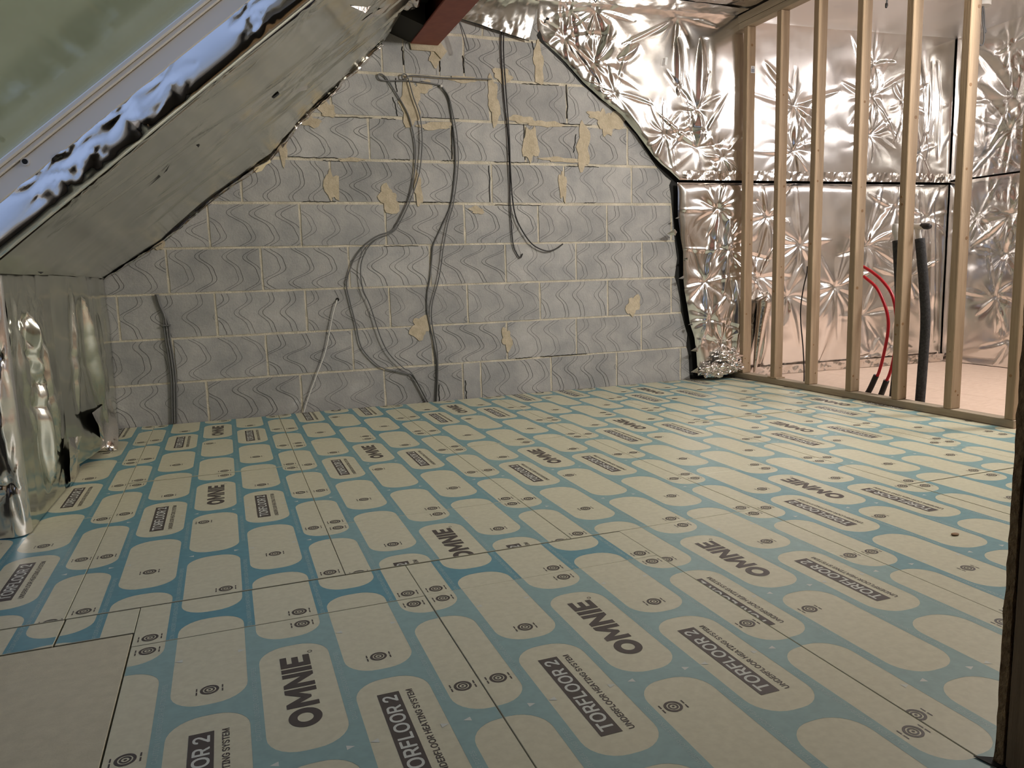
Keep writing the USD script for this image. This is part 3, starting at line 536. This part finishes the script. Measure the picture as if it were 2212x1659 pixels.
# rounded near corner and the return beyond it
S, T = np.meshgrid(np.linspace(0, 1, 70), np.linspace(.004, .785, 95), indexing='ij')
aa = np.clip(S * 4, 0, 1) * np.pi / 2; run = np.clip((S - .25) / .75, 0, 1) * .42
x_ = -.578 - .05 * (1 - np.cos(aa)) - run; y_ = -1.70 - .05 * np.sin(aa) - run * .10
h = foil_height(S * .5, T, stars=[(.09, .52, .10, .02), (.10, .16, .10, .024), (.22, .35, .12, .02)], lenses=[(.08, .70, .07, .54, .02, .02), (.07, .52, .09, .2, .02, .02), (.2, .6, .22, .1, .03, .02)], billow=.02, bl=.2, crease=.006, cs=(10, 3), seed=76) * np.clip(S * 5, 0, 1)
P = np.stack([x_ - 0 * h, y_ - h, T], -1); g = grid_mesh(P); g.invert(); obj('return_foil', g, FOIL, wl_, smooth=True)
# lifted, torn skirt of the far sheet
for i, (a, b, c, d) in enumerate((((150, 945), (176, 942), (174, 1010), (152, 1052)) , ((198, 892), (238, 862), (256, 972), (216, 975)))):
    p = [at(q, 0, -.548 + .02 * i) if q[1] < 960 else at(q, 2, .004) for q in (a, b, c, d)]
    S_, T_ = np.meshgrid(np.linspace(0, 1, 22), np.linspace(0, 1, 22), indexing='ij')
    Pq = (p[0] * (1 - S_)[..., None] + p[1] * S_[..., None]) * (1 - T_)[..., None] + (p[3] * (1 - S_)[..., None] + p[2] * S_[..., None]) * T_[..., None]
    Pq[..., 0] += .03 * np.sin(S_ * 6 + i) * (1 - T_) * T_ * 2 + .01 * (meshkit.fbm(np.stack([S_ * 4, T_ * 3, 0 * S_ + i], -1), 3, i) - .5)
    obj('torn_skirt_flap', grid_mesh(Pq), FOILC, wl_, smooth=True)
obj('backing_board', cat_([bx(-.66, -.63, -1.72, .02, -.02, .74), bx(-1.02, -.99, -5.7, -1.65, -.02, .70)]), BLACK, wl_)
obj('black_slot', trimesh.Trimesh(np.array([at(q, 0, -.530) for q in ((80, 586), (104, 575), (124, 566), (126, 568), (106, 580), (88, 592))]), [[0, 1, 4], [0, 4, 5], [1, 2, 3], [1, 3, 4]], process=False), BLACK, wl_)

# ---- walls behind the camera
wf = obj('wall_front', onwall(Polygon([(-1.1, -.03), (3.2, -.03), (3.2, 2.3), (1.30, 2.3), (-1.1, .28)]), .04, -5.68), BOARD, None, 'plain board wall behind the viewpoint', kind='structure')
wn = obj('wall_near', cat_([bx(1.06, 4.9, -3.60, -3.54, -.03, 2.3), bx(3.1, 3.16, -5.7, -3.6, -.03, 2.3), bx(3.096, 3.155, -3.6, -2.82, -.03, 2.15)]), BOARD, None, 'plain partition wall beside the doorway post', kind='structure')  # last box is an unseen sheet added to block far room light

# ================================================================== THINGS
# ---- stud partition
part = xf('stud_partition', 'open timber stud partition of pale pine on a sole plate', 'partition')
PX0, PX1 = 3.094, 3.155
obj('sole_plate', bx(PX0, PX1, -1.98, .0, .001, .036, .002), PLATE, part)
obj('top_plate', bx(PX0, PX1, -3.535, -.03, 2.155, 2.192, .002), PLATE, part); obj('top_plate', bx(PX0 - .004, PX1, -3.535, -.03, 2.194, 2.238, .002), PLATE, part)
rk = np.random.default_rng(17)
for i, yc in enumerate((-.154, -.457, -.757, -1.067, -1.373, -1.674, -1.975)):
    s = obj('stud', bx(PX0, PX1, yc, yc + .040, .0365, 2.1545, .003), PINE, part)
    kn = []
    for j in range(rk.integers(4, 8)):
        z = rk.uniform(.1, 2.05); r = rk.uniform(.003, .009)
        c = trimesh.creation.cylinder(r, .0012, sections=10); c.apply_scale([1, 1, 1])
        if rk.random() < .65:
            c.apply_transform(trimesh.transformations.rotation_matrix(np.pi / 2, [1, 0, 0])); c.apply_translation([rk.uniform(PX0 + .012, PX1 - .012), yc, z])
        else:
            c.apply_transform(trimesh.transformations.rotation_matrix(np.pi / 2, [0, 1, 0])); c.apply_translation([PX0, yc + rk.uniform(.01, .03), z])
        kn.append(c)
    c = trimesh.creation.cylinder(.0035, .0016, sections=10); c.apply_scale([1, 1, 2.2]); c.apply_transform(trimesh.transformations.rotation_matrix(np.pi / 2, [1, 0, 0])); c.apply_translation([PX0 + .042, yc, .10]); kn.append(c)
    obj('knots', cat_(kn), KNOT, s, kind='stuff')
obj('packer', bx(PX0 - .002, PX1 + .004, -.475, -.395, .0362, .043, .001), PINE, part)
lb = at((1630, 150), 1, -.155)
lab = obj('barcode_label', bx(3.120, 3.150, -.1552, -.154, lb[2] - .022, lb[2] + .020), PAPER, part)
obj('barcode_bars', cat_([bx(3.124 + .0026 * i, 3.1252 + .0026 * i, -.1556, -.1551, lb[2] - .018, lb[2] + .004) for i in range(9)] + [bx(3.132, 3.137, -.1556, -.1551, lb[2] + .008, lb[2] + .014)]), LABELINK, lab)

# ---- steel ridge beam
beam = xf('steel_beam', 'red oxide painted steel beam bearing on the block wall', 'beam')
obj('bottom_flange', bx(1.040, 1.192, -3.3, .03, 1.945, 1.957, .002), STEEL, beam); obj('web', bx(1.112, 1.120, -3.3, .03, 1.957, 2.138), STEEL, beam); obj('top_flange', bx(1.040, 1.192, -3.3, .03, 2.138, 2.150, .002), STEEL, beam)

# ---- doorway post close to the camera
post = xf('doorway_post', 'dark timber doorway post edged with rough strand board', 'post')
obj('timber_stud', bx(.986, 1.06, -3.598, -3.541, .0, 2.23, .003), DARKWOOD, post)
ob = bx(.985, 1.4, -3.5395, -3.527, 0, 2.23); ob = ob.subdivide_to_size(.03)
v = ob.vertices; e = v[:, 0] < .99; v[e, 0] += (meshkit.noise(v[e] * 90, 3) - .5) * .004; v[e, 1] += (meshkit.noise(v[e] * 70, 5) - .5) * .003; ob.vertices = v
obj('strand_board', ob, OSB, post)
obj('floor_gap', trimesh.convex.convex_hull(np.array([[.968, -3.508, .001], [.992, -3.522, .001], [.992, -3.56, .001], [.975, -3.54, .001], [.968, -3.508, .002], [.992, -3.522, .002], [.992, -3.56, .002], [.975, -3.54, .002]])), BLACK, post)  # thin black plate that paints the dark of a gap at the foot

# ---- cables on the blocks
def wallpts(L, y=-.012): return [at(q, 1, y) for q in L]
c = xf('cable', 'grey cable looped at the upper left, bowing widest left down the blocks', 'cable')
obj('sheath', tube(wallpts([(934, 181), (880, 175), (829, 174), (817, 167), (819, 160), (829, 163), (842, 179), (873, 230), (886, 260), (896, 304), (898, 338), (894, 381), (882, 432), (856, 486), (842, 500), (815, 510), (785, 533), (763, 564), (749, 610), (755, 647), (769, 701), (780, 748), (807, 781), (831, 796), (874, 806), (894, 816), (924, 869)], -.010), .0036), CABLE, c, smooth=True)
c = xf('cable', 'grey cable with small top loop, curving inside the widest bowing cable', 'cable')
obj('sheath', tube(wallpts([(1062, 171), (960, 168), (890, 163), (878, 170), (870, 170), (868, 163), (875, 160), (882, 170), (893, 209), (907, 250), (912, 294), (910, 344), (903, 385), (884, 439), (860, 488), (844, 504), (818, 514), (796, 533), (784, 556), (779, 584), (784, 624), (800, 661), (822, 727), (841, 764), (871, 794), (891, 808), (925, 869)], -.018), .0034), CABLE, c, smooth=True)
c = xf('cable', 'grey cable from the staple near the wall top, left strand of the middle pair', 'cable')
obj('sheath', tube(wallpts([(910, 176), (934, 181), (954, 187), (966, 206), (974, 243), (981, 290), (984, 338), (982, 381), (974, 442), (957, 483), (937, 527), (934, 545), (929, 600), (923, 634), (923, 674), (931, 714), (938, 748), (943, 788), (941, 869)], -.006), .0040), CABLE, c, smooth=True)
obj('staple', trimesh.creation.icosphere(1, .008).apply_translation(at((953, 186), 1, -.014)), WHITEP, c)
c = xf('cable', 'thin grey cable, right strand of the middle pair hanging to the floor', 'cable')
obj('sheath', tube(wallpts([(954, 187), (969, 208), (978, 243), (987, 290), (990, 338), (988, 381), (979, 442), (967, 486), (957, 540), (954, 567), (946, 610), (935, 650), (932, 681), (936, 714), (944, 754), (946, 801), (943, 869)], -.015), .0034), CABLE, c, smooth=True)
c = xf('cable', 'black cable, left of the hanging pair, ending in a small upturned hook', 'cable')
obj('sheath', tube(wallpts([(1083, 70), (1083, 118), (1089, 209), (1097, 290), (1101, 371), (1102, 439), (1105, 490), (1109, 530), (1116, 547), (1124, 557), (1129, 548)], -.009), .0034), CABLEB, c, smooth=True)
c = xf('cable', 'black cable, right of the hanging pair, ending in a wide curl', 'cable')
obj('sheath', tube(wallpts([(1088, 70), (1088, 118), (1094, 209), (1100, 290), (1103, 371), (1108, 436), (1116, 473), (1133, 506), (1153, 530), (1180, 542), (1200, 538), (1216, 527)], -.018), .0040), CABLEB, c, smooth=True)
c = xf('cable', 'grey cable looped down over the red steel beam', 'cable')
obj('sheath', tube([at(q, 1, -.10) for q in ((972, -40), (978, 0), (984, 27), (994, 54), (1002, 85), (1007, 104), (1010, 109), (1013, 103), (1005, 76), (992, 42), (987, 14), (984, -40))], .0030), CABLE, c, smooth=True)
c = xf('cable', 'white cable drooping from a drilled hole to the floor', 'cable')
obj('sheath', tube([at((728, 648), 1, .02)] + wallpts([(727, 651), (720, 674), (712, 714), (702, 761), (683, 812), (665, 861), (656, 891)], -.014), .0034), CABLEW, c, smooth=True)
hd = trimesh.creation.cylinder(.0095, .002, sections=18); hd.apply_transform(trimesh.transformations.rotation_matrix(np.pi / 2, [1, 0, 0])); hd.apply_translation(at((729, 647), 1, -.0012)); obj('drilled_hole', hd, BLACK, wall)
c = xf('cable', 'bunched dark grey cables strapped down the far left of the blocks', 'cable')
L1 = [(338, 636), (345, 659), (355, 682), (359, 703), (363, 736), (369, 770), (375, 824), (377, 914)]
for k, o in enumerate((-5, 0, 5)):
    obj('strand', tube(wallpts([(x + o * (1 if y > 690 else .5), y) for x, y in L1], -.010 - .003 * (k == 1)), .0048), CABLE, c, smooth=True)
cp = at((360, 703), 1, -.016); obj('clip', bx(cp[0] - .018, cp[0] + .018, -.024, -.003, cp[2] - .004, cp[2] + .004, .001), CABLE, c)

# ---- pipes and cables behind the studs
def sidepts(L, x): return [at(q, 0, x) for q in L]
c = xf('water_pipe', 'red plastic pipe with a short black sleeve, curving forward beside the studs', 'pipe')
obj('pipe', tube(sidepts([(1891, 815), (1897, 808), (1907, 774), (1918, 717), (1917, 680), (1906, 646), (1891, 619), (1866, 597)], 3.205), .0078, 10), REDPIPE, c, smooth=True)
obj('sleeve', tube(sidepts([(1866, 860), (1878, 843), (1893, 811)], 3.205), .0145, 12), CABLEB, c, smooth=True)
c = xf('water_pipe', 'red plastic pipe curving behind a stud, upper of the two', 'pipe')
obj('pipe', tube(sidepts([(1912, 830), (1924, 800), (1934, 750), (1936, 690), (1928, 640), (1907, 608), (1884, 588), (1861, 574), (1843, 567)], 3.235), .0078, 10), REDPIPE, c, smooth=True)
obj('sleeve', tube(sidepts([(1898, 864), (1905, 848), (1915, 822)], 3.235), .0145, 12), CABLEB, c, smooth=True)
def fitting(px_c, x, y_c, parent, m=WHITEP):
    pass
c = xf('lagged_pipe', 'upright pipe in dark grey foam lagging with white tee and black capped end', 'pipe')
lp = sidepts([(1986, 882), (1993, 793), (1999, 698), (1996, 623), (1992, 570), (1987, 516)], 3.20)
obj('lagging', tube(lp, .0225, 18), LAGGING, c, smooth=True)
t0 = at((1986, 518), 0, 3.20); t1 = at((1981, 490), 0, 3.20)
obj('riser', tube([t0, (t0 + t1) / 2, t1], .013, 14), WHITEP, c, smooth=True)
tl_, tr_ = at((1960, 486), 0, 3.20), at((2001, 489), 0, 3.20)
obj('tee', tube([tl_, t1, tr_], [.011, .012, .015, .015, .014, .014], 14), WHITEP, c, smooth=True)
obj('cap', tube([at((1991, 488), 0, 3.20), at((2003, 489), 0, 3.20), at((2010, 489), 0, 3.20)], [.0135, .0155, .015, .010], 14), CABLEB, c, smooth=True)
c = xf('lagged_pipe', 'dark lagged pipe mostly hidden behind a stud, left of the capped one', 'pipe')
obj('lagging', tube(sidepts([(1930, 866), (1938, 790), (1944, 690), (1942, 600), (1938, 520)], 3.215), .0225, 18), LAGGING, c, smooth=True)
obj('coupling', tube(sidepts([(1938, 524), (1937, 508), (1936, 498), (1935, 484)], 3.215), [.020, .014, .020, .021, .015], 14), WHITEP, c, smooth=True)
c = xf('cable', 'thin black cable hanging beside a stud in the far room', 'cable')
obj('sheath', tube(sidepts([(1744, 575), (1743, 590), (1736, 620), (1730, 661), (1730, 698), (1735, 755), (1737, 811), (1735, 838)], 3.175), .0036), CABLEB, c, smooth=True)
fx = np.array([4.266, -.756, 2.20])
c = xf('ceiling_rose', 'white round lamp fitting on the far room ceiling', 'light fitting')
rv = trimesh.creation.cylinder(.055, .03, sections=28); rv.apply_translation(fx + [0, 0, -.010]); obj('base', rv, WHITEP, c, smooth=40)
c = xf('cable', 'grey cable looped below the white ceiling fitting', 'cable')
K = [(2120, 2), (2119, 14), (2116, 38), (2114, 70), (2115, 92), (2119, 98), (2124, 94), (2126, 76), (2123, 45), (2122, 22), (2124, 14), (2126, 30), (2127, 55), (2128, 70), (2130, 66), (2127, 58)]
obj('sheath', tube([at(q, 1, fx[1] - .01) for q in K], .0045), CABLE, c, smooth=True)
c = xf('cable', 'short cable end with a dark tip hanging from the far room ceiling', 'cable')
obj('sheath', tube([at(q, 1, -.63) for q in ((1916, -14), (1916, 2), (1915, 8))], .005), CABLE, c, smooth=True); obj('tip', tube([at(q, 1, -.63) for q in ((1915, 7), (1915, 12), (1914, 17))], [.007, .008, .005], 10), CABLEB, c, smooth=True)
c = xf('cable', 'tiny black cable loop under the crumpled foil ceiling', 'cable')
obj('sheath', tube([at(q, 1, -.19) for q in ((1283, -16), (1283, -4), (1286, 4), (1289, 0), (1288, -16))], .003), CABLEB, c, smooth=True)
pl_ = atp((1437, 133), en, O2 + en * .02); tg = bx(-.008, .008, -.001, .001, -.022, .022); tg.apply_transform(trimesh.transformations.rotation_matrix(.15, [0, 1, 0])); tg.apply_translation(pl_ + [0, -.01, 0])
obj('paper_label', tg, PAPER, None, 'small white paper label stuck on the upper foil end wall', 'label')
rd = fl = at((2063, 1156), 2, .0); dot = trimesh.creation.icosphere(1, 1.0); dot.apply_scale([.012, .008, .003]); dot.apply_translation(rd + [0, 0, .003])
obj('wood_chip', dot, KNOT, None, 'tiny reddish wood chip lying on the printed boards', 'debris')
# ---- wall added outside the roof window to hide the sky, olive through the pane
obj('neighbouring_house', bx(-7.0, .6, 1.2, 1.5, -3.0, 6.0), ADDEDWALL, None, 'plain ochre wall added outside the roof window to hide the sky', 'added_wall')
